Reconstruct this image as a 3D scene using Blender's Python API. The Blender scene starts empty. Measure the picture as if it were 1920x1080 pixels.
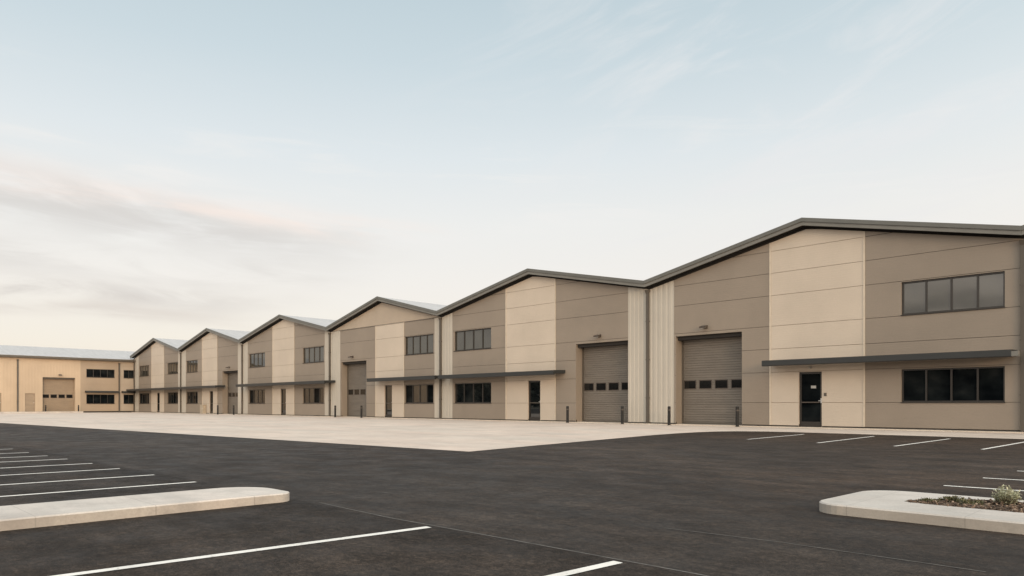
import bpy, bmesh, math, random
from mathutils import Vector

random.seed(7)
R = math.radians
K = 1.25            # metres per working unit (the eye stands one unit above the tarmac)
scene = bpy.context.scene
COL = scene.collection

# ------------------------------------------------------------------ materials
def new_mat(name):
    m = bpy.data.materials.new(name)
    m.use_nodes = True
    nt = m.node_tree
    return m, nt, nt.nodes['Principled BSDF']

def node(nt, kind, **kw):
    n = nt.nodes.new(kind)
    for k, v in kw.items():
        if k in n.inputs.keys() if hasattr(n.inputs, 'keys') else False:
            n.inputs[k].default_value = v
        else:
            setattr(n, k, v)
    return n

def coords(nt, scale=(1, 1, 1)):
    tc = nt.nodes.new('ShaderNodeTexCoord')
    mp = nt.nodes.new('ShaderNodeMapping')
    mp.inputs['Scale'].default_value = scale
    nt.links.new(tc.outputs['Object'], mp.inputs['Vector'])
    return mp.outputs['Vector']

def noise(nt, vec, scale, detail=4, rough=.55, dist=0.0):
    n = nt.nodes.new('ShaderNodeTexNoise')
    n.inputs['Scale'].default_value = scale
    n.inputs['Detail'].default_value = detail
    n.inputs['Roughness'].default_value = rough
    n.inputs['Distortion'].default_value = dist
    nt.links.new(vec, n.inputs['Vector'])
    return n.outputs['Fac']

def ramp(nt, fac, stops):
    r = nt.nodes.new('ShaderNodeValToRGB')
    els = r.color_ramp.elements
    while len(els) > 1:
        els.remove(els[-1])
    els[0].position = stops[0][0]
    for i, (p, c) in enumerate(stops):
        e = els[0] if i == 0 else els.new(p)
        e.position = p
        c = (c, c, c) if isinstance(c, (int, float)) else c
        e.color = (*c[:3], 1)
    nt.links.new(fac, r.inputs['Fac'])
    return r.outputs['Color']

def mul(nt, a, b, fac=1.0, mode='MULTIPLY'):
    m = nt.nodes.new('ShaderNodeMix')
    m.data_type = 'RGBA'
    m.blend_type = mode
    for sock, v in ((m.inputs[0], fac), (m.inputs[6], a), (m.inputs[7], b)):
        if isinstance(v, bpy.types.NodeSocket):
            nt.links.new(v, sock)
        elif isinstance(v, (int, float)):
            sock.default_value = v if sock.type == 'VALUE' else (v, v, v, 1)
        else:
            sock.default_value = (*v[:3], 1)
    return m.outputs[2]

def maths(nt, op, a, b=None, c=None, clamp=False):
    m = nt.nodes.new('ShaderNodeMath')
    m.operation = op
    m.use_clamp = clamp
    for i, v in enumerate((a, b, c)):
        if v is None:
            continue
        if isinstance(v, bpy.types.NodeSocket):
            nt.links.new(v, m.inputs[i])
        else:
            m.inputs[i].default_value = v
    return m.outputs[0]

def bump(nt, bsdf, height, strength=.3, distance=.01):
    b = nt.nodes.new('ShaderNodeBump')
    b.inputs['Strength'].default_value = strength
    b.inputs['Distance'].default_value = distance
    nt.links.new(height, b.inputs['Height'])
    nt.links.new(b.outputs['Normal'], bsdf.inputs['Normal'])

def cladding(name, col, rough=.5, ribs=True, var=.10):
    """painted sheet cladding: faint drift of tone, vertical rain streaks, fine horizontal rolled lines"""
    m, nt, b = new_mat(name)
    v = coords(nt)
    big = ramp(nt, noise(nt, v, .22, 3), [(.3, 1 - var), (.7, 1 + var * .6)])
    st = ramp(nt, noise(nt, coords(nt, (.55, .55, .35)), 1.0, 5, .65, .6), [(.32, 1 - var * .5), (.62, 1.0)])
    fine = ramp(nt, noise(nt, v, 14, 3), [(.3, .975), (.7, 1.02)])
    c = mul(nt, mul(nt, mul(nt, col, big), st), fine)
    nt.links.new(c, b.inputs['Base Color'])
    b.inputs['Roughness'].default_value = rough
    if ribs:
        w = nt.nodes.new('ShaderNodeTexWave')
        w.wave_type = 'BANDS'; w.bands_direction = 'Z'; w.wave_profile = 'SIN'
        w.inputs['Scale'].default_value = 2.6
        w.inputs['Distortion'].default_value = 0
        nt.links.new(v, w.inputs['Vector'])
        h = maths(nt, 'ADD', maths(nt, 'MULTIPLY', w.outputs['Fac'], .7), noise(nt, v, 3, 2))
        bump(nt, b, h, .22, .008)
    else:
        bump(nt, b, noise(nt, v, 4, 2), .12, .01)
    return m

def plain(name, col, rough=.5, metal=0.0, var=.08, scale=3.0):
    m, nt, b = new_mat(name)
    v = coords(nt)
    c = mul(nt, col, ramp(nt, noise(nt, v, scale, 5, .6), [(.3, 1 - var), (.7, 1 + var)]))
    nt.links.new(c, b.inputs['Base Color'])
    b.inputs['Roughness'].default_value = rough
    b.inputs['Metallic'].default_value = metal
    return m

def glass_mat(name, tint, ior, rough=.02):
    m, nt, b = new_mat(name)
    v = coords(nt)
    c = mul(nt, tint, ramp(nt, noise(nt, v, .9, 2), [(.3, .75), (.7, 1.25)]))
    nt.links.new(c, b.inputs['Base Color'])
    b.inputs['Roughness'].default_value = rough
    b.inputs['IOR'].default_value = ior
    bump(nt, b, noise(nt, v, .7, 2), .05, .01)
    return m

BROWN = cladding('brown_cladding_paint', (.232, .190, .150))
CREAM = cladding('cream_cladding_paint', (.488, .414, .338))
TAN = cladding('tan_cladding_paint', (.37, .30, .232))
RIBBED = cladding('ribbed_cream_paint', (.41, .37, .315), ribs=False)
SHEET = cladding('warm_cream_sheet_paint', (.44, .335, .235), ribs=False)
SHEDBROWN = cladding('shed_brown_cladding_paint', (.315, .240, .170))
TRIM = plain('cream_trim_paint', (.49, .415, .33), .45)
FASCIA = plain('grey_fascia_paint', (.102, .100, .090), .42, var=.10, scale=1.2)
FASCIA_LOW = plain('grey_fascia_lower_paint', (.145, .139, .124), .42, var=.10, scale=1.2)
SHADE_BLACK = plain('painted_shade_black', (.016, .013, .011), .8)  # near-black that paints in the shade under overhangs and recess heads
GAP = plain('panel_joint_sealant', (.10, .08, .062), .8)
GAPC = plain('cream_joint_sealant', (.30, .225, .16), .8)
PLINTH = plain('plinth_dark_board', (.03, .026, .022), .8)
CANOPY = plain('canopy_grey_paint', (.020, .021, .021), .45, var=.12, scale=.8)
FRAME = plain('dark_bronze_frame', (.022, .018, .015), .35)
PIPE = plain('downpipe_brown_grey', (.075, .062, .048), .5)
STEEL = plain('brushed_steel', (.55, .55, .54), .3, .9)
LAMPMETAL = plain('lamp_housing_bronze', (.06, .045, .035), .45)
LENS = plain('lamp_lens_frosted', (.35, .33, .30), .3)
PAPER = plain('notice_paper', (.34, .34, .33), .8)
BOLLARD = plain('bollard_black_paint', (.012, .011, .010), .85)
def dark_glass(name, refl):
    m, nt, b = new_mat(name)
    v = coords(nt)
    nt.links.new(ramp(nt, noise(nt, coords(nt, (.8, .8, 1.1)), 1.0, 3, .5), [(.38, (.003, .004, .005)), (.55, (.008, .010, .011)), (.70, (.018, .020, .020))]), b.inputs['Base Color'])
    b.inputs['Roughness'].default_value = .9
    b.inputs['Specular IOR Level'].default_value = 0
    g = nt.nodes.new('ShaderNodeBsdfGlossy'); g.inputs['Roughness'].default_value = .02
    f = nt.nodes.new('ShaderNodeFresnel'); f.inputs['IOR'].default_value = 1.5
    mx = nt.nodes.new('ShaderNodeMixShader')
    nt.links.new(maths(nt, 'MULTIPLY', f.outputs[0], refl), mx.inputs[0])
    nt.links.new(b.outputs[0], mx.inputs[1]); nt.links.new(g.outputs[0], mx.inputs[2])
    nt.links.new(mx.outputs[0], nt.nodes['Material Output'].inputs['Surface'])
    return m
GLASS_UP = glass_mat('window_glass_upper', (.03, .029, .023), 1.9)
GLASS_LOW = dark_glass('window_glass_lower', .15)
VISION = glass_mat('vision_panel_glass', (.006, .006, .006), 1.45, .1)

def roller_mat(name, base):
    m, nt, b = new_mat(name)
    v = coords(nt)
    c = mul(nt, base, ramp(nt, noise(nt, coords(nt, (.6, .6, 2.5)), 1.2, 5, .6), [(.3, .88), (.7, 1.1)]))
    c = mul(nt, c, ramp(nt, noise(nt, v, 9, 4), [(.3, .95), (.7, 1.04)]))
    nt.links.new(c, b.inputs['Base Color'])
    b.inputs['Roughness'].default_value = .48
    return m
ROLLER = roller_mat('roller_door_paint', (.140, .120, .100))
ROLLER_TAN = roller_mat('tan_roller_door_paint', (.25, .185, .125))

def roof_mat():
    m, nt, b = new_mat('roof_sheet_pale_grey')
    v = coords(nt)
    c = mul(nt, (.43, .42, .415), ramp(nt, noise(nt, coords(nt, (.3, 1.6, .3)), 1.5, 5, .6), [(.3, .82), (.7, 1.05)]))
    nt.links.new(c, b.inputs['Base Color'])
    b.inputs['Roughness'].default_value = .5
    w = nt.nodes.new('ShaderNodeTexWave')
    w.bands_direction = 'Y'
    w.inputs['Scale'].default_value = .8
    nt.links.new(v, w.inputs['Vector'])
    bump(nt, b, w.outputs['Fac'], .4, .03)
    return m
ROOF = roof_mat()

def asphalt_mat(name, tone, seed):
    m, nt, b = new_mat(name)
    v = coords(nt)
    big = ramp(nt, noise(nt, v, .11, 6, .68, .8), [(.30, tuple(tone * x for x in (.0155, .0112, .0084))), (.48, tuple(tone * x for x in (.0255, .0186, .0140))), (.60, tuple(tone * x for x in (.035, .0260, .0198))), (.74, tuple(tone * x for x in (.054, .0415, .0330)))])
    warm = ramp(nt, noise(nt, v, .05, 2), [(.40, (.98, 1.0, 1.02)), (.60, (1.14, 1.0, .88))])
    streak = ramp(nt, noise(nt, coords(nt, (.12, 1.3, 1)), 1.4, 6, .7, .4), [(.34, .70), (.52, 1.0), (.68, 1.38)])
    mid = ramp(nt, noise(nt, v, 1.1, 8, .75), [(.34, .62), (.5, 1.0), (.66, 1.44)])
    mid = mul(nt, mid, ramp(nt, noise(nt, v, 9, 5, .75), [(.36, .64), (.5, 1.0), (.64, 1.45)]))
    grain = ramp(nt, noise(nt, v, 60, 3, .8), [(.36, .45), (.5, 1.0), (.64, 1.75)])
    grain = mul(nt, grain, ramp(nt, noise(nt, v, 21, 3, .7), [(.36, .66), (.5, 1.0), (.64, 1.42)]))
    c = mul(nt, mul(nt, mul(nt, mul(nt, big, warm), streak), mid), grain)
    # sparse pale scuffs
    sc = ramp(nt, noise(nt, coords(nt, (.5, 4.5, 1)), 1.7, 5, .7, .8), [(.66, 0.0), (.80, .6)])
    c = mul(nt, c, (.14, .13, .12), sc, 'MIX')
    nt.links.new(c, b.inputs['Base Color'])
    r = ramp(nt, noise(nt, v, 1.3, 6, .7), [(.3, .52), (.7, .85)])
    nt.links.new(r, b.inputs['Roughness'])
    b.inputs['Specular IOR Level'].default_value = .19 if seed == 0 else .13
    h = maths(nt, 'ADD', noise(nt, v, 75, 4, .8), maths(nt, 'MULTIPLY', noise(nt, v, 3, 4), .6))
    bump(nt, b, h, .55, .012)
    return m
ASPHALT = asphalt_mat('asphalt', 1.0, 0)
ASPHALT_NEW = asphalt_mat('parking_asphalt', .84, 1)

def concrete_mat(name, col, joints=None, var=.10, seams=0.0):
    m, nt, b = new_mat(name)
    v = coords(nt)
    big = ramp(nt, noise(nt, v, .25, 4, .6), [(.3, 1 - var), (.7, 1 + var * .7)])
    mid = ramp(nt, noise(nt, v, 1.6, 6, .7), [(.3, 1 - var), (.5, 1.0), (.7, 1 + var * .5)])
    tint = ramp(nt, noise(nt, coords(nt, (.25, .8, 1)), .5, 4, .6), [(.35, (1.03, .985, .96)), (.65, (.97, 1.0, 1.0))])
    mid = mul(nt, mid, tint)
    grain = ramp(nt, noise(nt, v, 45, 4, .7), [(.3, .90), (.7, 1.07)])
    c = mul(nt, mul(nt, mul(nt, col, big), mid), grain)
    stain = ramp(nt, noise(nt, coords(nt, (.25, .9, .9)), .8, 6, .7, .7), [(.50, 0.0), (.68, .6)])
    c = mul(nt, c, tuple(x * .66 for x in col), stain, 'MIX')
    if joints:
        sp = nt.nodes.new('ShaderNodeSeparateXYZ')
        nt.links.new(v, sp.inputs[0])
        j = None
        for ax, (pitch, off, wid) in joints.items():
            f = maths(nt, 'PINGPONG', maths(nt, 'ADD', sp.outputs[ax], off), pitch / 2)
            e = maths(nt, 'LESS_THAN', f, wid)
            j = e if j is None else maths(nt, 'MAXIMUM', j, e)
        c = mul(nt, c, tuple(x * .55 for x in col), maths(nt, 'MULTIPLY', j, .6), 'MIX')
    nt.links.new(c, b.inputs['Base Color'])
    b.inputs['Roughness'].default_value = .8
    bump(nt, b, maths(nt, 'ADD', noise(nt, v, 40, 4, .7), noise(nt, v, 2.5, 3)), .3, .008)
    return m
APRON = concrete_mat('apron_concrete', (.53, .445, .378), {'X': (5.2, 1.3, .02), 'Y': (4.6, .7, .02)}, .13)
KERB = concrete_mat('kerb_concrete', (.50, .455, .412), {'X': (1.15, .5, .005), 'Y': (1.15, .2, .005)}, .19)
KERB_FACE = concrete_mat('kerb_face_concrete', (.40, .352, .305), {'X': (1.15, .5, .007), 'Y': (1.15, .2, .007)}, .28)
SLAB = concrete_mat('threshold_concrete', (.56, .48, .40), None, .1)

def paint_mat():
    m, nt, b = new_mat('road_paint_white')
    v = coords(nt)
    wear = ramp(nt, noise(nt, v, 16, 6, .75), [(.55, 0.0), (.70, .7)])
    base = mul(nt, (.72, .69, .64), ramp(nt, noise(nt, v, 2.2, 5, .6), [(.3, .84), (.7, 1.04)]))
    nt.links.new(mul(nt, base, (.10, .095, .09), wear, 'MIX'), b.inputs['Base Color'])
    b.inputs['Roughness'].default_value = .7
    return m
PAINT = paint_mat()
SEAM = plain('asphalt_seam_filler', (.105, .095, .085), .8, var=.45, scale=6)
EARTH = plain('open_ground_earth', (.16, .14, .10), .9, var=.2, scale=.05)
BARK = plain('bark_mulch', (.080, .055, .038), .9, var=.45, scale=30)
LEAF = plain('sage_leaf', (.26, .27, .15), .6, var=.30, scale=60)
LEAF_DARK = plain('dark_green_leaf', (.10, .10, .045), .6, var=.35, scale=40)
STEM = plain('plant_stem', (.16, .12, .08), .8)
WOODS = plain('far_woodland_leaf', (.02, .023, .014), .8, var=.4, scale=.3)
GREYBOX = plain('tan_cabinet_paint', (.36, .30, .23), .5)

# ------------------------------------------------------------------ builders
class MB:
    """collects faces in a facade frame (u to the right, q outward, z up) and links them as one mesh"""
    def __init__(self, fr=None):
        self.v = []; self.f = []; self.fr = fr or (lambda u, q, z: (u, -q, z))
        self.mi = []; self.cur = 0; self.smooth = False
    def poly(self, pts):
        i = len(self.v)
        self.v += [self.fr(*p) for p in pts]
        self.f.append(list(range(i, i + len(pts)))); self.mi.append(self.cur)
    def box(self, u0, u1, q0, q1, z0, z1):
        P = [(u, q, z) for z in (z0, z1) for q in (q0, q1) for u in (u0, u1)]
        for a in ((0, 1, 3, 2), (4, 6, 7, 5), (0, 4, 5, 1), (2, 3, 7, 6), (0, 2, 6, 4), (1, 5, 7, 3)):
            self.poly([P[k] for k in a])
    def prism(self, A, B):
        """two matching outlines joined and capped"""
        n = len(A)
        self.poly(A); self.poly(list(reversed(B)))
        for k in range(n):
            self.poly([A[k], B[k], B[(k + 1) % n], A[(k + 1) % n]])
    def tube(self, u, q, r, z0, z1, n=12, r2=None, cap=True):
        r2 = r if r2 is None else r2
        a = [(u + r * math.cos(2 * math.pi * k / n), q + r * math.sin(2 * math.pi * k / n), z0) for k in range(n)]
        b = [(u + r2 * math.cos(2 * math.pi * k / n), q + r2 * math.sin(2 * math.pi * k / n), z1) for k in range(n)]
        for k in range(n):
            self.poly([a[k], a[(k + 1) % n], b[(k + 1) % n], b[k]])
        if cap:
            self.poly(b); self.poly(list(reversed(a)))
    def build(self, name, mat, parent=None, bevel=0):
        off = Vector((0, 0, 0))
        p = parent
        while p is not None:
            off += p.location
            p = p.parent
        me = bpy.data.meshes.new(name)
        me.from_pydata([tuple(Vector(v) * K - off) for v in self.v], [], self.f)
        for m in (mat if isinstance(mat, (list, tuple)) else [mat]):
            me.materials.append(m)
        for pl, mi in zip(me.polygons, self.mi):
            pl.material_index = mi
        bm = bmesh.new(); bm.from_mesh(me)
        bmesh.ops.remove_doubles(bm, verts=bm.verts, dist=1e-5)
        bmesh.ops.recalc_face_normals(bm, faces=bm.faces)
        if bevel:
            es = [e for e in bm.edges if len(e.link_faces) == 2 and e.calc_face_angle(0) > .6]
            bmesh.ops.bevel(bm, geom=es, offset=bevel, segments=2, profile=.5, affect='EDGES')
        bm.to_mesh(me); bm.free()
        if self.smooth:
            for pl in me.polygons:
                pl.use_smooth = True
        o = bpy.data.objects.new(name, me)
        COL.objects.link(o)
        if parent is not None:
            o.parent = parent
        return o

def thing(name, label, cat, at, fr=None, group=None):
    o = bpy.data.objects.new(name, None)
    o.empty_display_size = .5
    COL.objects.link(o)
    fr = fr or (lambda u, q, z: (u, -q, z))
    o.location = Vector(fr(*at)) * K
    o['label'] = label; o['category'] = cat
    if group: o['group'] = group
    return o

def tag(o, label=None, cat=None, group=None, kind=None):
    if label: o['label'] = label
    if cat: o['category'] = cat
    if group: o['group'] = group
    if kind: o['kind'] = kind
    return o

def clip(poly, f):
    """keep the part of a list of (u,z) where f(u,z) >= 0"""
    out = []
    for i, p in enumerate(poly):
        a, b = poly[i - 1], p
        fa, fb = f(*a), f(*b)
        if fa >= 0: 
            if not out or out[-1] != a: out.append(a)
        if (fa >= 0) != (fb >= 0):
            t = fa / (fa - fb)
            out.append((a[0] + (b[0] - a[0]) * t, a[1] + (b[1] - a[1]) * t))
    return out

JOINTS = [1.07, 2.39, 3.40, 4.40, 5.73, 6.70, 7.66]
ZB = .10

def wall(mb, u0, u1, ztop, holes, ridge=None, zmin=ZB, joints=JOINTS, gap=.017, deep=.03):
    """sheet wall of panel bands with real open joints between them, holes cut out, head following the roof slope"""
    us = sorted({u0, u1} | {h[k] for h in holes for k in (0, 1) if u0 < h[k] < u1} | ({ridge} if ridge and u0 < ridge < u1 else set()))
    js = [j for j in joints if j > zmin + .05]
    edges = [zmin] + js + [20]
    inside = lambda u, z: any(h[0] < u < h[1] and h[2] < z < h[3] for h in holes)
    for i in range(len(edges) - 1):
        a = edges[i] + (gap / 2 if i else 0); b = edges[i + 1] - gap / 2
        zs = sorted({a, b} | {h[k] for h in holes for k in (2, 3) if a < h[k] < b})
        for ua, ub in zip(us, us[1:]):
            for za, zb in zip(zs, zs[1:]):
                if inside((ua + ub) / 2, (za + zb) / 2) and zb < 20 - 1: continue
                if inside((ua + ub) / 2, za + .001) and inside((ua + ub) / 2, zb - .001): continue
                P = clip([(ua, za), (ub, za), (ub, zb), (ua, zb)], lambda u, z: ztop(u) - z)
                if len(P) > 2:
                    mb.poly([(u, 0, z) for u, z in P])
            if i and not inside((ua + ub) / 2, edges[i]):
                z0, z1 = edges[i] - gap / 2, edges[i] + gap / 2
                if min(ztop(ua), ztop(ub)) > z1:
                    mb.poly([(ua, 0, z0), (ub, 0, z0), (ub, -deep, z0), (ua, -deep, z0)])
                    mb.poly([(ua, 0, z1), (ub, 0, z1), (ub, -deep, z1), (ua, -deep, z1)])
                    mb.cur = 1
                    mb.poly([(ua, -deep, z0), (ub, -deep, z0), (ub, -deep, z1), (ua, -deep, z1)])
                    mb.cur = 0

def reveal(mb, h, depth, sill=True):
    u0, u1, z0, z1 = h
    z0 = max(z0, 0.0)
    mb.poly([(u0, 0, z0), (u0, -depth, z0), (u0, -depth, z1), (u0, 0, z1)])
    mb.poly([(u1, 0, z0), (u1, -depth, z0), (u1, -depth, z1), (u1, 0, z1)])
    mb.poly([(u0, 0, z1), (u1, 0, z1), (u1, -depth, z1), (u0, -depth, z1)])
    if sill:
        mb.poly([(u0, 0, z0), (u1, 0, z0), (u1, -depth, z0), (u0, -depth, z0)])

def ribbed(mb, u0, u1, z0, ztop, pitch=.27, d=.013):
    """profiled sheet with upright ribs"""
    n = max(1, round((u1 - u0) / pitch)); w = (u1 - u0) / n
    prof = []
    for k in range(n):
        a = u0 + k * w
        prof += [(a, 0), (a + w * .50, 0), (a + w * .62, -d), (a + w * .88, -d)]
    prof.append((u1, 0))
    for (a, qa), (b, qb) in zip(prof, prof[1:]):
        mb.poly([(a, qa, z0), (b, qb, z0), (b, qb, ztop(b)), (a, qa, ztop(a))])

def make_window(parent, fr, h, glass, panes=4, q=-.10):
    u0, u1, z0, z1 = h
    w = .055
    m = MB(fr)
    m.box(u0, u1, q - .05, q + .03, z0, z0 + w); m.box(u0, u1, q - .05, q + .03, z1 - w, z1)
    m.box(u0, u0 + w, q - .05, q + .028, z0 + w, z1 - w); m.box(u1 - w, u1, q - .05, q + .028, z0 + w, z1 - w)
    for k in range(1, panes):
        c = u0 + (u1 - u0) * k / panes
        m.box(c - .032, c + .032, q - .05, q + .022, z0 + w, z1 - w)
    f = m.build('window', FRAME, parent)
    g = MB(fr)
    for k in range(panes):
        a = u0 + (u1 - u0) * k / panes; b = u0 + (u1 - u0) * (k + 1) / panes
        a += w if k == 0 else .032; b -= w if k == panes - 1 else .032
        t = [random.uniform(-.006, .006) for _ in range(3)]
        g.poly([(a, q - .02, z0 + w), (b, q - .02 + t[0], z0 + w), (b, q - .02 + t[0] + t[1], z1 - w), (a, q - .02 + t[1], z1 - w)])
    g.build('glass_pane', glass, f)
    s = MB(fr)
    s.box(u0 - .02, u1 + .02, q + .031, .045, z0 - .03, z0 - .004)
    s.build('sill', FRAME, f)
    return f

def make_roller(parent, fr, h, depth=.6, mat=None):
    u0, u1, z0, z1 = h
    m = MB(fr)
    q = -depth
    z = .05; p = .118
    n = round((z1 - z) / p); p = (z1 - z) / n
    prof = []
    for k in range(n):
        a = z + k * p
        prof += [(a, q), (a + p * .12, q + .006), (a + p * .80, q + .006), (a + p * .90, q - .012)]
    prof.append((z1, q))
    for (a, qa), (b, qb) in zip(prof, prof[1:]):
        m.poly([(u0, qa, a), (u1, qa, a), (u1, qb, b), (u0, qb, b)])
    d = m.build('roller_door', mat or ROLLER, parent)
    g = MB(fr)
    g.box(u0, u0 + .07, q + .008, q + .07, .05, z1 - .03); g.box(u1 - .07, u1, q + .008, q + .07, .05, z1 - .03)
    g.box(u0 + .07, u1 - .07, q + .009, q + .05, .046, .12)
    g.build('guide_rail', PIPE if mat is None else mat, d)
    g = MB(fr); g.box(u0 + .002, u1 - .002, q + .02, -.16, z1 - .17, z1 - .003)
    g.build('head_shade_box', SHADE_BLACK if mat is None else PIPE, d)  # dark box added to paint the lintel shadow at the recess head
    L = u1 - u0
    for k in range(4):
        a = u0 + L * (.035 + k * .243); b = a + L * .178
        f = MB(fr)
        f.box(a - .03, b + .03, q + .007, q + .022, 1.73, 1.765); f.box(a - .03, b + .03, q + .007, q + .022, 2.125, 2.16)
        f.box(a - .03, a, q + .007, q + .0218, 1.765, 2.125); f.box(b, b + .03, q + .007, q + .0218, 1.765, 2.125)
        f.cur = 1
        f.poly([(a, q + .0125, 1.765), (b, q + .0125, 1.765), (b, q + .0125, 2.125), (a, q + .0125, 2.125)])
        f.build('vision_panel', [LAMPMETAL, VISION], d)
    return d

def make_door(parent, fr, h, notice=False, q=-.10):
    u0, u1, z0, z1 = h
    w = .085
    m = MB(fr)
    z0 = .05
    m.box(u0, u0 + w, q - .06, q + .03, z0, z1); m.box(u1 - w, u1, q - .06, q + .03, z0, z1)
    m.box(u0 + w, u1 - w, q - .06, q + .028, z1 - w, z1); m.box(u0 + w, u1 - w, q - .06, q + .028, z0, z0 + .22)
    d = m.build('entrance_door', FRAME, parent)
    g = MB(fr); g.poly([(u0 + w, q - .02, z0 + .22), (u1 - w, q - .02, z0 + .22), (u1 - w, q - .018, z1 - w), (u0 + w, q - .018, z1 - w)])
    g.build('glass_pane', GLASS_LOW, d)
    b = MB(fr)
    b.box(u0 + w, u1 - w - .02, q + .032, q + .062, 1.06, 1.105)
    b.box(u0 + w + .03, u0 + w + .06, q - .019, q + .032, 1.07, 1.095); b.box(u1 - w - .09, u1 - w - .06, q - .019, q + .032, 1.07, 1.095)
    b.build('push_bar', PIPE if not notice else LAMPMETAL, d)
    k = MB(fr)
    k.box(u1 - .075, u1 - .02, q + .031, q + .045, 1.05, 1.25); k.box(u1 - .15, u1 - .03, q + .05, q + .07, 1.13, 1.16)
    k.box(u1 - .06, u1 - .035, q + .045, q + .05, 1.13, 1.16)
    k.build('handle', STEEL, d)
    if notice:
        p = MB(fr); p.box(u0 + .47, u0 + .68, q - .017, q - .012, 1.67, 1.78)
        p.build('notice', PAPER, d)
    return d

def make_light(parent, fr, u, z):
    m = MB(fr)
    m.box(u - .10, u + .10, 0, .03, z - .05, z + .10)
    m.box(u - .03, u + .03, .03, .16, z + .01, z + .06)
    A = [(u - .17, .10, z + .09), (u + .17, .10, z + .09), (u + .17, .34, z + .02), (u - .17, .34, z + .02)]
    B = [(u - .15, .10, z + .02), (u + .15, .10, z + .02), (u + .15, .33, z - .05), (u - .15, .33, z - .05)]
    m.prism(A, B)
    o = m.build('wall_light', LAMPMETAL, parent, .006)
    l = MB(fr)
    l.prism([(u - .12, .12, z + .011), (u + .12, .12, z + .011), (u + .12, .31, z - .046), (u - .12, .31, z - .046)],
            [(u - .11, .12, z - .008), (u + .11, .12, z - .008), (u + .11, .31, z - .064), (u - .11, .31, z - .064)])
    l.build('lens', LENS, o)

def make_pipe(parent, fr, u, ztop):
    m = MB(fr)
    m.box(u - .075, u + .075, .03, .12, .06, ztop - .60)
    m.prism([(u - .075, .03, ztop - .60), (u + .075, .03, ztop - .60), (u + .075, .12, ztop - .60), (u - .075, .12, ztop - .60)],
            [(u - .12, .03, ztop - .42), (u + .12, .03, ztop - .42), (u + .12, .17, ztop - .42), (u - .12, .17, ztop - .42)])
    for z in (1.3, 3.2, 5.1):
        m.box(u - .092, u + .092, .0, .130, z, z + .045)
    m.build('downpipe', PIPE, parent)

def make_canopy(parent, fr, u0, u1, proj=1.0, end=False):
    m = MB(fr)
    za, zb = 2.61, 2.86
    # folded front edge, tapering top sheet, recessed soffit
    prof = [(.0, zb + .03), (proj - .05, zb), (proj, zb - .02), (proj, za + .03), (proj - .03, za), (proj - .12, za), (proj - .14, za + .07), (.0, za + .10)]
    m.prism([(u0, q, z) for q, z in prof], [(u1, q, z) for q, z in prof])
    c = m.build('canopy', CANOPY, parent)
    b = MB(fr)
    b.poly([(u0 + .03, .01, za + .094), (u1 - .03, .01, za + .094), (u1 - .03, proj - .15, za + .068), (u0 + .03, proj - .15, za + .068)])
    b.build('canopy_shade_sheet', SHADE_BLACK, c)  # black sheet puts the shade under the canopy into colour
    if end:
        e = MB(fr); e.box(u1 - .02, u1 + .20, proj - .30, proj - .02, za + .02, zb - .06)
        e.build('gutter_end', FASCIA_LOW, c)

ZV, ZR = 7.10, 8.77        # top of the fascia at the valleys and at the ridges
OVER = .38
DEPTH = 42

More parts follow.
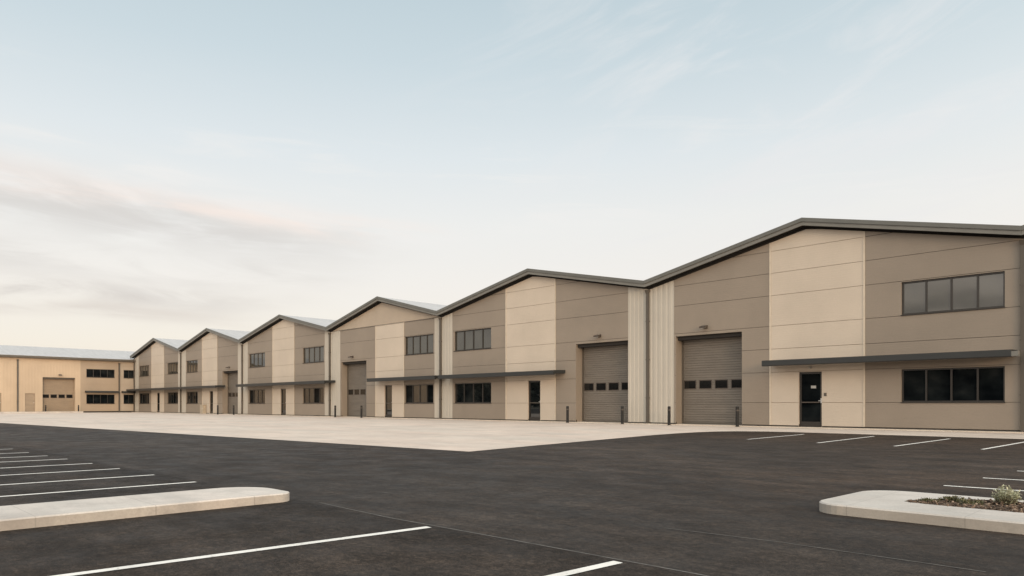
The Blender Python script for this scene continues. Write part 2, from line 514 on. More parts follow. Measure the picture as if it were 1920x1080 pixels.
def make_unit(u0, u1, strips, label, rollers=(), doors=(), wins=(), canopies=(), gable=None, left_pipe=False, notice=False, left_eave=0.0, canopy_end=False, lights=True):
    fr = lambda u, q, z: (u, -q, z)
    um = (u0 + u1) / 2 + .15
    root = thing('warehouse_unit', label, 'warehouse', (um, 0, 0), fr, 'gabled warehouse units in one long row')
    top = lambda u: ZV + (ZR - ZV) * ((u - u0) / (um - u0) if u < um else (u1 - u) / (u1 - um))
    wt = lambda u: top(u) - (.405 if u <= um else .37)
    holes = [(a, b, -1, z) for a, b, z in rollers] + [(a, b, -1, z) for a, b, z in doors] + [tuple(w) for w in wins]
    cap = (lambda u: min(gable - .014, wt(u))) if gable else wt
    for kind, a, b in strips:
        m = MB(fr)
        if kind == 'R':
            ribbed(m, a, b, ZB, cap); m.build('corner_cladding', RIBBED, root)
        else:
            hs = [h for h in holes if h[1] > a and h[0] < b]
            wall(m, a, b, cap, hs, um)
            for h in hs:
                roll = any(abs(h[0] - r[0]) < 1e-6 for r in rollers)
                reveal(m, h, .62 if roll else .16, h[2] > 0)
            m.build('brown_wall' if kind == 'B' else 'cream_wall', [BROWN, GAP] if kind == 'B' else [CREAM, GAPC], root)
    # upright flashings where the cream bay meets the brown bays
    for kind, a, b in strips:
        if kind == 'C':
            for e, s in ((a, 1), (b, -1)):
                m = MB(fr)
                lo, hi = sorted((e, e + s * .075))
                P = [(lo, .002, ZB), (hi, .002, ZB), (hi, .002, cap(hi) - .005), (lo, .002, cap(lo) - .005)]
                m.prism(P, [(u, .022, z) for u, q, z in P])
                m.build('corner_flashing', TRIM, root)
    if gable:
        m = MB(fr); wall(m, u0, u1, wt, [], um, gable + .014, [])
        m.build('gable_panel', [TAN, GAPC], root)
    # dark recessed base line
    cuts = [u0 + .01] + sorted(x for a, b, z in list(rollers) + list(doors) for x in (a, b)) + [u1 - .01]
    for a, b in zip(cuts[::2], cuts[1::2]):
        m = MB(fr); m.box(a, b, -.09, -.03, 0.0, ZB + .05)
        m.build('plinth', PLINTH, root)
    m = MB(fr); m.box(u0 + .004, u1 - .004, -.75, .34, -.02, .045)
    m.build('threshold_slab', SLAB, root)
    m = MB(fr)                                              # flank and rear walls close the hall
    e = .012
    for u in (u0 + e, u1 - e):
        m.box(u - .004, u + .004, -DEPTH + .1, -.05, 0, ZV - .24)
    m.poly([(u0 + e, -DEPTH + .1, 0), (u1 - e, -DEPTH + .1, 0), (u1 - e, -DEPTH + .1, wt(u1 - e)), (um, -DEPTH + .1, wt(um)), (u0 + e, -DEPTH + .1, wt(u0 + e))])
    m.build('rear_wall', RIBBED, root)
    g = .0025
    m = MB(fr)
    lo = u0 - left_eave; zl = ZV - left_eave * (ZR - ZV) / (um - u0)
    for a, za, b, zb in ((lo + g, zl, um, ZR), (um, ZR, u1 - g, ZV)):
        m.prism([(a, OVER - .02, za - .14), (b, OVER - .02, zb - .14), (b, OVER - .02, zb - .01), (a, OVER - .02, za - .01)],
                [(a, -DEPTH, za - .14), (b, -DEPTH, zb - .14), (b, -DEPTH, zb - .01), (a, -DEPTH, za - .01)])
    m.build('roof', ROOF, root)
    m = MB(fr)                                              # two-step verge fascia; soffit below it blackened to paint in shade
    line = [(lo + g, zl), (um, ZR), (u1 - g, ZV)]
    for (a, za), (b, zb) in zip(line, line[1:]):
        m.cur = 0
        m.prism([(a, OVER - .019, za - .15), (b, OVER - .019, zb - .15), (b, OVER - .019, zb + .01), (a, OVER - .019, za + .01)],
                [(a, OVER + .05, za - .15), (b, OVER + .05, zb - .15), (b, OVER + .05, zb + .01), (a, OVER + .05, za + .01)])
        m.cur = 1
        m.prism([(a, OVER - .06, za - .305), (b, OVER - .06, zb - .305), (b, OVER - .06, zb - .151), (a, OVER - .06, za - .151)],
                [(a, OVER + .005, za - .305), (b, OVER + .005, zb - .305), (b, OVER + .005, zb - .151), (a, OVER + .005, za - .151)])
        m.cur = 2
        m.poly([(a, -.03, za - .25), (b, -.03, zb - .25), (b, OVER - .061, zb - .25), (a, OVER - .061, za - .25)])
        m.poly([(a, -.05, za - .60), (b, -.05, zb - .60), (b, -.05, zb - .251), (a, -.05, za - .251)])  # recessed black strip painting the fascia's shadow on the wall head
    m.build('fascia', [FASCIA, FASCIA_LOW, SHADE_BLACK], root)
    for w in wins:
        make_window(root, fr, w, GLASS_UP if w[2] > 3 else GLASS_LOW)
    for a, b, z in rollers:
        make_roller(root, fr, (a, b, 0, z))
        if lights: make_light(root, fr, (a + b) / 2 - .1, z + .32)
    for a, b, z in doors:
        make_door(root, fr, (a, b, 0, z), notice)
        if notice:
            m = MB(fr); m.box(b + .10, b + .20, .001, .03, 1.34, 1.47); m.build('keypad', PIPE, root, .004)
            m = MB(fr); m.box((a + b) / 2 - .03, (a + b) / 2 + .05, .001, .10, 2.50, 2.56); m.build('door_lamp', LENS, root, .004)
    for a, b in canopies:
        make_canopy(root, fr, a, b, 1.0, canopy_end)
    make_pipe(root, fr, u1, ZV)
    if left_pipe: make_pipe(root, fr, u0 + .15, ZV)
    return root

UPZ = (4.43, 5.69); LOZ = (1.08, 2.345)
def two(a, b): return [(a, b, *UPZ), (a, b, *LOZ)]

V = [15.45, .03, -16.15, -29.95, -45.70, -61.0, -76.40]
make_unit(V[1], V[0], [('R', V[1], 1.5), ('B', 1.5, 6.30), ('C', 6.30, 10.25), ('B', 10.25, V[0])],
          'nearest and largest warehouse unit, with the glazed door bearing a small white notice', [(1.6, 5.01, 4.27)], [(7.59, 8.55, 2.36)], two(11.57, 14.90), [(6.42, 15.26)], notice=True, canopy_end=True)
make_unit(V[2], V[1], [('R', V[2], -15.02), ('B', -15.02, -10.12), ('C', -10.12, -6.13), ('B', -6.13, -1.20), ('R', -1.20, V[1])],
          'second nearest warehouse unit, windows on its left, shutter right of the narrow glazed door', [(-4.66, -1.21, 4.27)], [(-8.27, -7.30, 2.36)], two(-14.83, -11.38), [(-15.30, -5.42)])
make_unit(V[3], V[2], [('R', V[3], -28.5), ('B', -28.5, -23.71), ('C', -23.71, -20.22), ('B', -20.22, -16.86), ('R', -16.86, V[2])],
          'warehouse unit with a plain tan gable triangle above a level joint', [(-28.35, -24.89, 4.27)], [(-22.57, -21.66, 2.36)], two(-20.12, -16.98), [(-23.35, -15.62)], gable=6.75)
make_unit(V[4], V[3], [('R', V[4], -44.65), ('B', -44.65, -39.70), ('C', -39.70, -35.76), ('B', -35.76, -30.81), ('R', -30.81, V[3])],
          'warehouse unit without a shutter, windows both sides of cream bay, left of the tan gable', [], [(-38.22, -37.25, 2.36)], two(-44.36, -41.14) + two(-34.31, -30.95), [(-45.0, -29.2)])
make_unit(V[5], V[4], [('R', V[5], -59.7), ('B', -59.7, -55.29), ('C', -55.29, -51.48), ('B', -51.48, -46.76), ('R', -46.76, V[4])],
          'second farthest gabled warehouse unit, shutter in a recess right of its narrow door', [(-50.28, -46.77, 4.27)], [(-53.40, -52.55, 2.36)], two(-59.5, -56.47), [(-60.99, -49.6)])
make_unit(V[6], V[5], [('R', V[6], -74.8), ('B', -74.8, -70.32), ('C', -70.32, -66.19), ('B', -66.19, -61.90), ('R', -61.90, V[5])],
          'farthest gabled warehouse unit, touching the warm sunlit long shed', [], [(-68.54, -67.62, 2.36)], two(-74.6, -71.1) + two(-65.13, -62.0), [(-76.2, -61.01)], left_pipe=True, left_eave=.35)
make_unit(V[0], 31.6, [('B', V[0], 21.5), ('C', 21.5, 25.5), ('B', 25.5, 31.6)],
          'warehouse unit cut off by the right edge, only its corner showing', [(26.9, 30.3, 4.27)], [(23.3, 24.3, 2.36)], two(17.2, 20.6), [(16.4, 26.1)])

# ------------------------------------------------------------------ the long shed closing the yard
XL = -76.40
def frL(u, q, z): return (XL + q, u, z)          # u = -distance in front of the row
shed = thing('long_shed', 'long low warm cream shed closing the far end of the yard, roof slope facing us', 'warehouse', (-20, 0, 0), frL)
ZE, ZRL, SET = 6.55, 8.2, 8.6
topL = lambda u: ZE - .18
U0, U1 = -46.0, -.02
holesL = [(-9.82, -6.51, -1, 4.14), (-11.53, -10.55, -1, 2.25), (-14.75, -13.75, -1, 2.25), (-5.33, -2.25, 4.25, 5.25), (-5.33, -2.25, 1.07, 2.20), (-1.23, .30, 4.25, 5.25), (-1.23, .30, 1.07, 2.20)]
def stripL(name, mats, a, b, ribs):
    hs = [h for h in holesL if h[1] > a and h[0] < b]
    m = MB(frL)
    wall(m, a, b, topL, hs, None, .17, [] if ribs else JOINTS)
    for h in hs:
        reveal(m, (h[0], min(h[1], b), h[2], h[3]), .5 if h[3] == 4.14 else .14, h[2] > 0)
    return m.build(name, mats, shed)
stripL('cream_wall', [SHEET, GAPC], -12.0, -5.96, True)
stripL('brown_wall', [SHEDBROWN, GAPC], -5.96, -1.75, False)
stripL('brown_wall', [TAN, GAPC], -1.75, U1, False)
stripL('cream_wall', [SHEET, GAPC], -28.0, -12.0, True)
m = MB(frL); ribbed(m, U0, -28.0, .17, topL); m.build('cream_wall', SHEET, shed)
m = MB(frL)
for k in range(48):                                   # upright ribs of the cream sheet
    u = -12.6 - k * .31
    if -14.85 < u < -13.65: continue
    m.box(u - .03, u + .03, .002, .022, .18, ZE - .2)
for k in range(19):
    u = -12.0 + .2 + k * .31
    if -11.65 < u < -10.45: m.box(u - .03, u + .03, .002, .022, 2.35, ZE - .2)
    elif -9.95 < u < -6.4: m.box(u - .03, u + .03, .002, .022, 4.25, ZE - .2)
    else: m.box(u - .03, u + .03, .002, .022, .18, ZE - .2)
m.build('wall_rib', SHEET, shed)
m = MB(frL)
m.prism([(U0, .36, ZE - .13), (U0, .36, ZE), (U0, -SET, ZRL), (U0, -SET, ZRL - .13)], [(U1 - .05, .36, ZE - .13), (U1 - .05, .36, ZE), (U1 - .05, -SET, ZRL), (U1 - .05, -SET, ZRL - .13)])
m.prism([(U0, -SET, ZRL - .13), (U0, -SET, ZRL), (U0, -2 * SET, ZE), (U0, -2 * SET, ZE - .13)], [(U1 - .05, -SET, ZRL - .13), (U1 - .05, -SET, ZRL), (U1 - .05, -2 * SET, ZE), (U1 - .05, -2 * SET, ZE - .13)])
m.prism([(U1 - .05, -.06, ZE + .4 * .19 - .13), (U1 - .05, -.06, ZE + .4 * .19), (U1 - .05, -SET, ZRL), (U1 - .05, -SET, ZRL - .13)], [(20, -.06, ZE + .4 * .19 - .13), (20, -.06, ZE + .4 * .19), (20, -SET, ZRL), (20, -SET, ZRL - .13)])
m.prism([(U1 - .05, -SET, ZRL - .13), (U1 - .05, -SET, ZRL), (U1 - .05, -2 * SET, ZE), (U1 - .05, -2 * SET, ZE - .13)], [(20, -SET, ZRL - .13), (20, -SET, ZRL), (20, -2 * SET, ZE), (20, -2 * SET, ZE - .13)])
m.build('roof', ROOF, shed)
m = MB(frL); m.box(U0, U1 - .06, .361, .52, ZE - .24, ZE - .02); m.box(U0, U1 - .06, -.02, .36, ZE - .24, ZE - .16)
m.build('eaves_gutter', PIPE, shed)
m = MB(frL)
m.box(U0, U0 + .1, -2 * SET + .2, -.05, 0, ZE - .2); m.box(19.8, 19.9, -2 * SET + .2, -.2, 0, ZE - .2); m.box(U0, 19.9, -2 * SET + .2, -2 * SET + .3, 0, ZE - .2)
m.build('rear_wall', SHEET, shed)
m = MB(frL); m.box(-5.9, U1 - .02, -.09, -.03, 0, .22); m.build('plinth', PLINTH, shed)
make_roller(shed, frL, (-9.82, -6.51, 0, 4.14), .5, ROLLER_TAN)
make_light(shed, frL, -8.1, 4.42)
for a, b in ((-11.53, -10.55), (-14.75, -13.75)):
    m = MB(frL); m.box(a, b, -.14, -.09, .17, 2.25)
    d = m.build('side_door', ROLLER_TAN, shed)
    m = MB(frL); m.box(b - .16, b - .06, -.089, -.04, 1.15, 1.19); m.build('handle', STEEL, d)
for a, b in ((-5.33, -2.25), (-1.23, .28)):
    for z in ((4.25, 5.25), (1.07, 2.20)):
        make_window(shed, frL, (a, min(b, U1 - .03), *z), GLASS_LOW, 4 if b < 0 else 2)
m = MB(frL); m.box(-5.5, -1.95, .001, .55, 2.42, 2.62); m.build('canopy', CANOPY, shed)
m = MB(frL); m.box(-1.5, U1 - .02, .001, .55, 2.42, 2.62); m.build('canopy', CANOPY, shed)
for u in (-12.24, -1.75, -28.0):
    make_pipe(shed, frL, u, ZE - .05)

# ------------------------------------------------------------------ bollards
def make_bollard(label, x, y):
    b = thing('bollard', label, 'bollard', (x, -y, 0), None, 'dark bollards guarding the shutter doors')
    m = MB(); m.tube(x, -y, .072, .0, .88, 16); m.smooth = False
    m.tube(x, -y, .072, .88, .905, 16, .052)
    m.build('post', BOLLARD, b)
    m = MB(); m.tube(x, -y, .11, .0, .018, 16); m.box(x - .02, x + .02, -y - .02, -y + .02, .0, .01)
    m.build('base_plate', PIPE, b)
    m = MB(); m.tube(x, -y, 0.0745, .70, .76, 16, cap=False); m.build('band', LAMPMETAL, b)
    return b
Q = .75
for x, lab in ((1.70, 'bollard at the left jamb of the nearest shutter, beside ribbed cream corner'),
               (5.18, 'bollard at the right side of the nearest shutter, closest to the tarmac corner'),
               (-1.02, 'bollard at the right edge of the second nearest unit\'s shutter'),
               (-4.62, 'bollard against brown wall between the glazed door and the second nearest shutter'),
               (-28.0, 'bollard left of the shutter under the tan gable'),
               (-24.4, 'bollard in front of the shutter under the tan gable'),
               (-49.6, 'bollard left of the farthest recessed shutter in the gabled row'),
               (-46.0, 'bollard in front of the farthest recessed shutter in the gabled row')):
    make_bollard(lab, x, -Q)
make_bollard('bollard at the left of the warm sunlit shed\'s shutter', XL + .75, -9.68)
make_bollard('bollard at the right of the warm sunlit shed\'s shutter', XL + .75, -6.35)

m = MB(); m.box(-54.9, -54.2, .03, .38, .045, .92); cab = thing('utility_cabinet', 'small tan metal cabinet against the cream wall, left of a far narrow door', 'cabinet', (-54.55, .2, .045))
m.build('cabinet_body', GREYBOX, cab, .012)
m = MB(); m.box(-54.93, -54.17, .02, .41, .921, .955); m.build('cabinet_lid', GREYBOX, cab, .008)
m = MB(); m.box(-54.30, -54.26, .381, .40, .5, .6); m.build('handle', STEEL, cab)

# ------------------------------------------------------------------ ground
def sheet(name, pts, z, mat, kind='structure'):
    m = MB(); m.poly([(u, q, z) for u, q in pts])
    return tag(m.build(name, mat), kind=kind)
sheet('ground', [(-1600, -1600), (1600, -1600), (1600, 1600), (-1600, 1600)], -.02, EARTH)
sheet('asphalt', [(-75, -2), (60, -2), (60, 75), (-75, 75)], 0.0, ASPHALT)
sheet('parking_asphalt', [(-30, 26.36), (13.0, 26.36), (15.2, 26.36), (16.6, 26.33), (18.2, 26.31), (45, 26.33), (45, 38), (-30, 38)], .002, ASPHALT_NEW)
edge = [(9.12, 20.02), (8.55, 17.2), (7.95, 14), (7.35, 10.8), (7.05, 8.6), (7.05, 7.2), (7.25, 6.1), (7.75, 5.35), (8.5, 4.95), (9.6, 4.82), (12, 4.95), (16.4, 5.2), (31, 5.4), (31, -1.0), (-76.35, -1.0), (-76.35, 25.55), (-26, 22.3), (-.8, 20.66)]
sheet('concrete_apron', edge, .004, APRON)

m = MB()
m.box(XL + .02, XL + 1.15, 5.95, 46, -.01, .165)
tag(m.build('pavement', KERB), kind='structure')

def line(a, b, w=.078):
    (s0, t0), (s1, t1) = a, b
    d = Vector((s1 - s0, t1 - t0)).normalized(); p = Vector((-d.y, d.x)) * w / 2
    m = MB(); m.poly([(s0 + p.x, t0 + p.y, .005), (s1 + p.x, t1 + p.y, .005), (s1 - p.x, t1 - p.y, .005), (s0 - p.x, t0 - p.y, .005)])
    return tag(m.build('parking_line', PAINT), kind='structure')
for s, t in ((11.05, 26.42), (9.70, 26.47), (8.28, 26.5), (6.88, 26.51), (5.48, 26.55), (4.27, 26.6), (2.92, 26.64), (1.25, 26.62)):
    line((s, t), (s + .0, 32))
line((15.83, 26.42), (15.52, 30.3)); line((17.69, 26.38), (17.40, 31))
for a, b in (((10.79, 10.93), (10.5, 6.4)), ((12.96, 11.45), (12.65, 6.3)), ((14.83, 11.6), (14.76, 6.5)), ((16.6, 11.55), (16.65, 6.6)), ((18.55, 11.5), (18.6, 6.6))):
    line(a, b)
for t, s in ((20.11, 17.96), (18.70, 18.08), (17.16, 18.2), (15.6, 18.3)):
    line((s, t), (24, t - .3))
def seam(pts, w=.016):
    m = MB()
    for (s0, t0), (s1, t1) in zip(pts, pts[1:]):
        d = Vector((s1 - s0, t1 - t0)).normalized(); p = Vector((-d.y, d.x)) * w / 2
        m.poly([(s0 + p.x, t0 + p.y, .0032), (s1 + p.x, t1 + p.y, .0032), (s1 - p.x, t1 - p.y, .0032), (s0 - p.x, t0 - p.y, .0032)])
    return tag(m.build('asphalt_seam', SEAM), kind='structure')
seam([(13.9, 26.30), (15.2, 26.36), (16.6, 26.33), (18.2, 26.31), (19.6, 26.33)])
seam([(17.2, 25.1), (18.1, 25.02), (19.4, 25.05)], .012)

# kerbed islands: rounded outline, upright face with a small arris, slightly crowned top
def island(name, outline, h=.092, hole=None, arris=.012):
    def inset(P, d):
        out = []
        n = len(P)
        for i in range(n):
            a, b, c = Vector(P[i - 1]), Vector(P[i]), Vector(P[(i + 1) % n])
            e1 = (b - a).normalized(); e2 = (c - b).normalized()
            nrm = (Vector((-e1.y, e1.x)) + Vector((-e2.y, e2.x)))
            nrm = nrm.normalized() / max(.4, nrm.length / 2)
            out.append(tuple(b + nrm * d))
        return out
    area = sum(a[0] * b[1] - b[0] * a[1] for a, b in zip(outline, outline[1:] + outline[:1]))
    if area < 0: outline = outline[::-1]
    ins = inset(outline, arris)
    m = MB(); n = len(outline)
    for i in range(n):
        a, b, c, d = outline[i], outline[(i + 1) % n], ins[(i + 1) % n], ins[i]
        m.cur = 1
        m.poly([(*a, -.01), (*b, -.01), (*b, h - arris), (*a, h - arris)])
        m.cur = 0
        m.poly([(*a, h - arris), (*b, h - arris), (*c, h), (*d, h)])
    if hole is None:
        m.poly([(*p, h) for p in ins])
    else:
        # top ring between inset outline and bed outline, bridged through a bmesh fill
        me = bpy.data.meshes.new('tmp'); bm = bmesh.new()
        es = []
        for P in (ins, hole):
            vs = [bm.verts.new((p[0], p[1], 0)) for p in P]
            es += [bm.edges.new((vs[i], vs[(i + 1) % len(vs)])) for i in range(len(vs))]
        r = bmesh.ops.triangle_fill(bm, use_beauty=True, use_dissolve=False, edges=es)
        for f in bm.faces:
            m.poly([(v.co.x, v.co.y, h) for v in f.verts])
        bm.free(); bpy.data.meshes.remove(me)
        k = len(hole)
        for i in range(k):
            a, b = hole[i], hole[(i + 1) % k]
            m.poly([(*a, h), (*b, h), (*b, h - .06), (*a, h - .06)])
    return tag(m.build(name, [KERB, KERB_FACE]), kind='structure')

def arc(cx, cy, r, a0, a1, n=9):
    return [(cx + r * math.cos(R(a0 + (a1 - a0) * k / n)), cy + r * math.sin(R(a0 + (a1 - a0) * k / n))) for k in range(n + 1)]
# left island: end near the camera at t = 26.4
isl = [(13.54, 40)] + [(13.60, 26.72)] + arc(13.43, 26.58, .18, 0, -70, 6) + arc(13.12, 26.87, .46, -88, -180, 8) + [(12.66, 40)]
island('kerb_island', isl)
# right island with a planted bed
isr = [(30, 23.36)] + [(18.15, 23.40)] + arc(17.93, 23.15, .25, 80, 180, 8) + arc(18.10, 22.25, .40, 190, 268, 7) + [(18.6, 21.84), (30, 21.72)]
bed = [(30, 22.82), (19.2, 22.80), (18.6, 22.79), (18.33, 22.76), (18.27, 22.68), (18.42, 22.42), (18.60, 22.16), (18.85, 22.02), (19.2, 21.98), (30, 21.92)]
island('kerb_island', isr, hole=bed)
m = MB(); m.poly([(*p, .062) for p in bed])
tag(m.build('planting_soil', BARK), kind='structure')

def in_poly(p, P):
    c = False
    for (x0, y0), (x1, y1) in zip(P, P[1:] + P[:1]):
        if (y0 > p[1]) != (y1 > p[1]) and p[0] < (x1 - x0) * (p[1] - y0) / (y1 - y0) + x0: c = not c
    return c
def leaf(m, c, d, ln, wd, up):
    """a folded pointed leaf of four corners"""
    d = d.normalized(); s = d.cross(Vector((up[0], up[1], up[2])))
    if s.length < .01: s = Vector((1, 0, 0))
    s = s.normalized(); nn = s.cross(d)
    a, b, t = c, c + d * ln * .5, c + d * ln
    m.poly([tuple(a), tuple(b + s * wd + nn * wd * .3), tuple(t)]); m.poly([tuple(a), tuple(t), tuple(b - s * wd + nn * wd * .3)])
# loose bark chips
m = MB(); rnd = random.Random(3)
k = 0
while k < 5200:
    s, t = 18.3 + 5.2 * rnd.random() ** 1.5, rnd.uniform(21.9, 22.84)
    if not in_poly((s, t), bed): continue
    k += 1
    c = Vector((s, t, .066 + .030 * rnd.random()))
    a = Vector((rnd.gauss(0, 1), rnd.gauss(0, 1), rnd.gauss(0, .45))).normalized() * rnd.uniform(.010, .028)
    b = a.cross(Vector((rnd.gauss(0, .5), rnd.gauss(0, .5), 1))).normalized() * rnd.uniform(.004, .011)
    w = a.cross(b).normalized() * .004
    m.prism([tuple(c - a - b - w), tuple(c + a - b - w), tuple(c + a + b - w), tuple(c - a + b - w)], [tuple(c - a - b + w), tuple(c + a - b + w), tuple(c + a + b + w), tuple(c - a + b + w)])
def mulch_mat():
    mm, nt, b = new_mat('bark_chip')
    g = nt.nodes.new('ShaderNodeNewGeometry')
    c = ramp(nt, g.outputs['Random Per Island'], [(0, (.030, .020, .014)), (.45, (.085, .055, .036)), (.8, (.16, .105, .070)), (1, (.30, .22, .16))])
    nt.links.new(c, b.inputs['Base Color']); b.inputs['Roughness'].default_value = .9
    return mm
tag(m.build('bark_mulch', mulch_mat()), kind='stuff')

def leaf_mat(name, stops):
    mm, nt, b = new_mat(name)
    g = nt.nodes.new('ShaderNodeNewGeometry')
    nt.links.new(ramp(nt, g.outputs['Random Per Island'], stops), b.inputs['Base Color'])
    b.inputs['Roughness'].default_value = .6
    tr = nt.nodes.new('ShaderNodeBsdfTranslucent')
    nt.links.new(ramp(nt, g.outputs['Random Per Island'], stops), tr.inputs['Color'])
    mx = nt.nodes.new('ShaderNodeMixShader'); mx.inputs[0].default_value = .25
    nt.links.new(b.outputs[0], mx.inputs[1]); nt.links.new(tr.outputs[0], mx.inputs[2])
    nt.links.new(mx.outputs[0], nt.nodes['Material Output'].inputs['Surface'])
    return mm
SAGE = leaf_mat('sage_leaf_mix', [(0, (.24, .24, .14)), (.5, (.42, .42, .28)), (1, (.58, .56, .42))])
COVER = leaf_mat('cover_leaf_mix', [(0, (.05, .05, .022)), (.6, (.11, .105, .045)), (1, (.19, .16, .08))])

def shrub(name, label, cat, s, t, r, h, n, mat, seed, group=None):
    rnd = random.Random(seed)
    root = thing(name, label, cat, (s, t, .07), None, group)
    st = MB(); lf = MB()
    base = Vector((s, t, .068))
    for k in range(n):
        az = rnd.uniform(0, 2 * math.pi); spread = rnd.random() ** .6
        hh = h * rnd.uniform(.62, 1.08) * (1 - .35 * spread ** 2)
        tip = base + Vector((math.cos(az) * r * spread, math.sin(az) * r * spread, hh))
        mid = base.lerp(tip, .5) + Vector((math.cos(az), math.sin(az), 0)) * r * .16 * spread
        for (p, q, wa, wb) in ((base, mid, .0035, .0025), (mid, tip, .0025, .001)):
            ax = (q - p).normalized(); e1 = ax.orthogonal().normalized(); e2 = ax.cross(e1)
            A = [tuple(p + (e1 * math.cos(x) + e2 * math.sin(x)) * wa) for x in (0, 2.1, 4.2)]
            B = [tuple(q + (e1 * math.cos(x) + e2 * math.sin(x)) * wb) for x in (0, 2.1, 4.2)]
            for i in range(3): st.poly([A[i], A[(i + 1) % 3], B[(i + 1) % 3], B[i]])
        for j in range(11):
            f = .28 + .72 * j / 10
            p = base.lerp(mid, f * 2) if f < .5 else mid.lerp(tip, f * 2 - 1)
            d = Vector((rnd.gauss(0, 1), rnd.gauss(0, 1), rnd.gauss(.55, .5)))
            leaf(lf, p, d, rnd.uniform(.022, .042), rnd.uniform(.004, .008), (rnd.gauss(0, .3), rnd.gauss(0, .3), 1))
    lf.build('foliage', mat, root); st.build('stem', STEM, root)
    return root
shrub('shrub', 'small grey-green leafy shrub standing in the bark bed', 'shrub', 18.99, 22.24, .115, .172, 120, SAGE, 5)
for s, t, r, h, lab in ((18.44, 22.58, .09, .036, 'smallest low dark green plant, at the pointed tip of the bark bed'), (18.58, 22.36, .12, .055, 'tallest low dark green plant, by the far kerb of the bark bed'), (18.76, 22.48, .12, .048, 'low dark green plant midway between bed tip and pale shrub')):
    shrub('ground_cover_plant', lab, 'plant', s, t, r, h, 60, COVER, int(s * 100), 'low plants in the bark bed')

# ------------------------------------------------------------------ woodland across the road, behind the photographer
m = MB(); rnd = random.Random(11)
pts = []
for k in range(150):
    a = R(196 + 158 * k / 149)
    d = 150 + rnd.uniform(-10, 12)
    pts.append((20 + d * math.cos(a), 30 - d * math.sin(a), rnd.uniform(7.5, 9.6), rnd.uniform(5, 7.5)))
for (s, t, h, r) in pts:
    m.tube(s, t, .25, -.01, h * .6, 6, .12)
    for j in range(300):
        z = h * rnd.random() ** .7
        rr = r * math.sqrt(max(.05, 1 - ((z - h * .45) / (h * .62)) ** 2)) * rnd.random() ** .4
        az = rnd.uniform(0, 6.283)
        c = Vector((s + rr * math.cos(az), t + rr * math.sin(az), z + .15))
        leaf(m, c, Vector((rnd.gauss(0, 1), rnd.gauss(0, 1), rnd.gauss(0, 1))), rnd.uniform(1.2, 2.2), rnd.uniform(.5, .9), (rnd.gauss(0, 1), rnd.gauss(0, 1), 1))
tag(m.build('woodland', WOODS), kind='stuff')

# ------------------------------------------------------------------ sky and sun
SUN_AZ = R(-27)          # direction to the sun in the XY plane, measured from +X
SUN_EL = R(11)
sun_dir = Vector((math.cos(SUN_AZ) * math.cos(SUN_EL), math.sin(SUN_AZ) * math.cos(SUN_EL), math.sin(SUN_EL)))
w = bpy.data.worlds.new('World'); scene.world = w; w.use_nodes = True
nt = w.node_tree
bg = nt.nodes['Background']
sky = nt.nodes.new('ShaderNodeTexSky')
sky.sky_type = 'NISHITA'; sky.sun_disc = False
sky.sun_elevation = SUN_EL
sky.sun_rotation = math.pi / 2 - SUN_AZ
sky.altitude = 50; sky.air_density = 1.0; sky.dust_density = 1.5; sky.ozone_density = 1.0
STRENGTH = .1
tc = nt.nodes.new('ShaderNodeTexCoord')
D = tc.outputs['Generated']
sp = nt.nodes.new('ShaderNodeSeparateXYZ'); nt.links.new(D, sp.inputs[0])
def vdot(v):
    n = nt.nodes.new('ShaderNodeVectorMath'); n.operation = 'DOT_PRODUCT'
    nt.links.new(D, n.inputs[0]); n.inputs[1].default_value = v
    return n.outputs['Value']
FW = (-.70632, .70790, 0); RT = (.70790, .70632, 0)
az = maths(nt, 'ARCTAN2', vdot(RT), vdot(FW))                       # compass angle, 0 straight across the yard
el = maths(nt, 'ARCSINE', sp.outputs['Z'])
# thin high veil lit by the low sun: cream near the horizon, pale blue overhead
veil = ramp(nt, maths(nt, 'DIVIDE', el, math.pi / 2, clamp=True), [
    (0.0, (1.0, .88, .76)), (.05, (1.02, .93, .83)), (.10, (1.02, .955, .89)), (.155, (.985, .965, .925)), (.21, (.87, .915, .925)),
    (.28, (.70, .80, .84)), (.36, (.575, .70, .755)), (.5, (.72, .80, .86)), (.75, (1.05, 1.1, 1.14)), (1.0, (1.2, 1.24, 1.27))])
glow = maths(nt, 'POWER', maths(nt, 'MAXIMUM', maths(nt, 'MULTIPLY_ADD', vdot(tuple(sun_dir)), .5, .5), 0.0), 3.4)
gl = mul(nt, (1, 1, 1), (5.2, 4.75, 4.25), glow, 'MIX')
veil = mul(nt, veil, gl)
base = nt.nodes.new('ShaderNodeMix'); base.data_type = 'RGBA'; base.blend_type = 'MIX'
base.inputs[0].default_value = .82
skys = mul(nt, sky.outputs[0], (STRENGTH, STRENGTH, STRENGTH))
nt.links.new(skys, base.inputs[6]); nt.links.new(veil, base.inputs[7])
col = base.outputs[2]
def smooth(v, a, b):
    m = nt.nodes.new('ShaderNodeMapRange'); m.interpolation_type = 'SMOOTHSTEP'
    nt.links.new(v, m.inputs['Value'])
    m.inputs['From Min'].default_value = a; m.inputs['From Max'].default_value = b
    return m.outputs['Result']
def mapped(ka, ke, tilt, off=0.0):
    c = nt.nodes.new('ShaderNodeCombineXYZ')
    nt.links.new(maths(nt, 'MULTIPLY_ADD', az, ka, off), c.inputs[0])
    nt.links.new(maths(nt, 'MULTIPLY_ADD', az, tilt, maths(nt, 'MULTIPLY', el, ke)), c.inputs[1])
    return c.outputs[0]
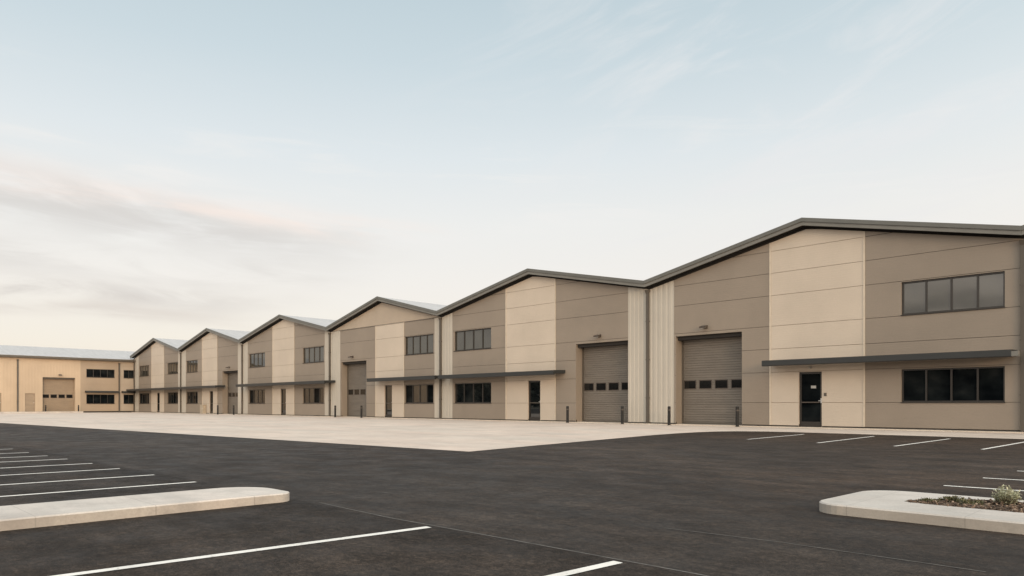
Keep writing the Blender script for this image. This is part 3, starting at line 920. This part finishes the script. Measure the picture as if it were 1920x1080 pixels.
# grey-pink bank low on the left: long soft streaks, warm along their upper edges
def streak(c, tilt, wid, a0, a1, seed, ka=3.6, ke=20, lo=.34, hi=.62):
    d = maths(nt, 'SUBTRACT', maths(nt, 'MULTIPLY_ADD', az, tilt, el), c)
    wob = maths(nt, 'MULTIPLY', maths(nt, 'SUBTRACT', noise(nt, mapped(4.0, 10, 0), 1.1 + seed * .13, 3, .5), .5), .035)
    d = maths(nt, 'DIVIDE', maths(nt, 'ADD', d, wob), wid)
    g = maths(nt, 'EXPONENT', maths(nt, 'MULTIPLY', maths(nt, 'MULTIPLY', d, d), -1.0))
    n = smooth(noise(nt, mapped(ka, ke, tilt * ke, seed * 7.3), 1.0 + .07 * seed, 6, .58, .5), lo, hi)
    return maths(nt, 'MULTIPLY', maths(nt, 'MULTIPLY', g, n), smooth(az, a1, a0))
for c, t, wd, a0, a1, seed, colr, amt in (
        (.240, .03, .016, -.42, -.10, 1.0, (.97, .85, .78), .50),
        (.208, .045, .030, -.40, -.08, 2.0, (.66, .635, .61), .75),
        (.170, .00, .017, -.40, -.16, 3.0, (.69, .665, .635), .75),
        (.138, -.01, .014, -.52, -.22, 4.0, (.64, .60, .565), .8),
        (.108, .01, .010, -.50, -.28, 5.0, (.70, .64, .585), .65),
        (.222, .05, .012, -.22, -.05, 6.0, (.97, .84, .765), .60),
        (.219, .12, .016, -.36, -.22, 7.0, (.95, .90, .86), .30)):
    col = mul(nt, col, colr, maths(nt, 'MULTIPLY', streak(c, t, wd, a0, a1, seed), amt), 'MIX')
# faint wisps of cirrus, higher and to the right
n2 = noise(nt, mapped(2.8, 12, -3.2), 1.3, 7, .6, .8)
mk2 = maths(nt, 'MULTIPLY', smooth(el, .14, .24), smooth(az, -.25, .30))
col = mul(nt, col, (.83, .83, .835), maths(nt, 'MULTIPLY', maths(nt, 'MULTIPLY', smooth(n2, .46, .70), mk2), .5), 'MIX')
n3 = noise(nt, mapped(3.2, 26, 1.0), 1.2, 5, .6, .6)
mk3 = maths(nt, 'MULTIPLY', smooth(el, .10, .20), smooth(el, .42, .28))
col = mul(nt, col, (.88, .87, .85), maths(nt, 'MULTIPLY', maths(nt, 'MULTIPLY', smooth(n3, .52, .72), mk3), .55), 'MIX')
nt.links.new(col, bg.inputs['Color'])
bg.inputs['Strength'].default_value = 1.0

sl = bpy.data.lights.new('sun', 'SUN')
sl.energy = 1.0; sl.angle = R(14); sl.color = (1.0, .66, .36)
so = bpy.data.objects.new('sun', sl); COL.objects.link(so)
so.rotation_euler = sun_dir.to_track_quat('Z', 'Y').to_euler()
so.location = (40, -40, 60)

# ------------------------------------------------------------------ camera
cam = bpy.data.cameras.new('camera')
cam.sensor_width = 36; cam.sensor_fit = 'HORIZONTAL'
cam.lens = 1342 / 1920 * 36
cam.shift_y = (758 - 540) / 1920
cam.clip_start = .05; cam.clip_end = 5000
co = bpy.data.objects.new('camera', cam); COL.objects.link(co)
co.location = Vector((20.41, -30.056, 1.0)) * K
co.rotation_euler = (R(90), 0, math.atan2(.70632, .70790))
scene.camera = co

vs = scene.view_settings
vs.view_transform = 'Standard'; vs.look = 'None'; vs.exposure = 0; vs.gamma = 1
scene.cycles.max_bounces = 6
scene.cycles.diffuse_bounces = 3
scene.cycles.glossy_bounces = 4
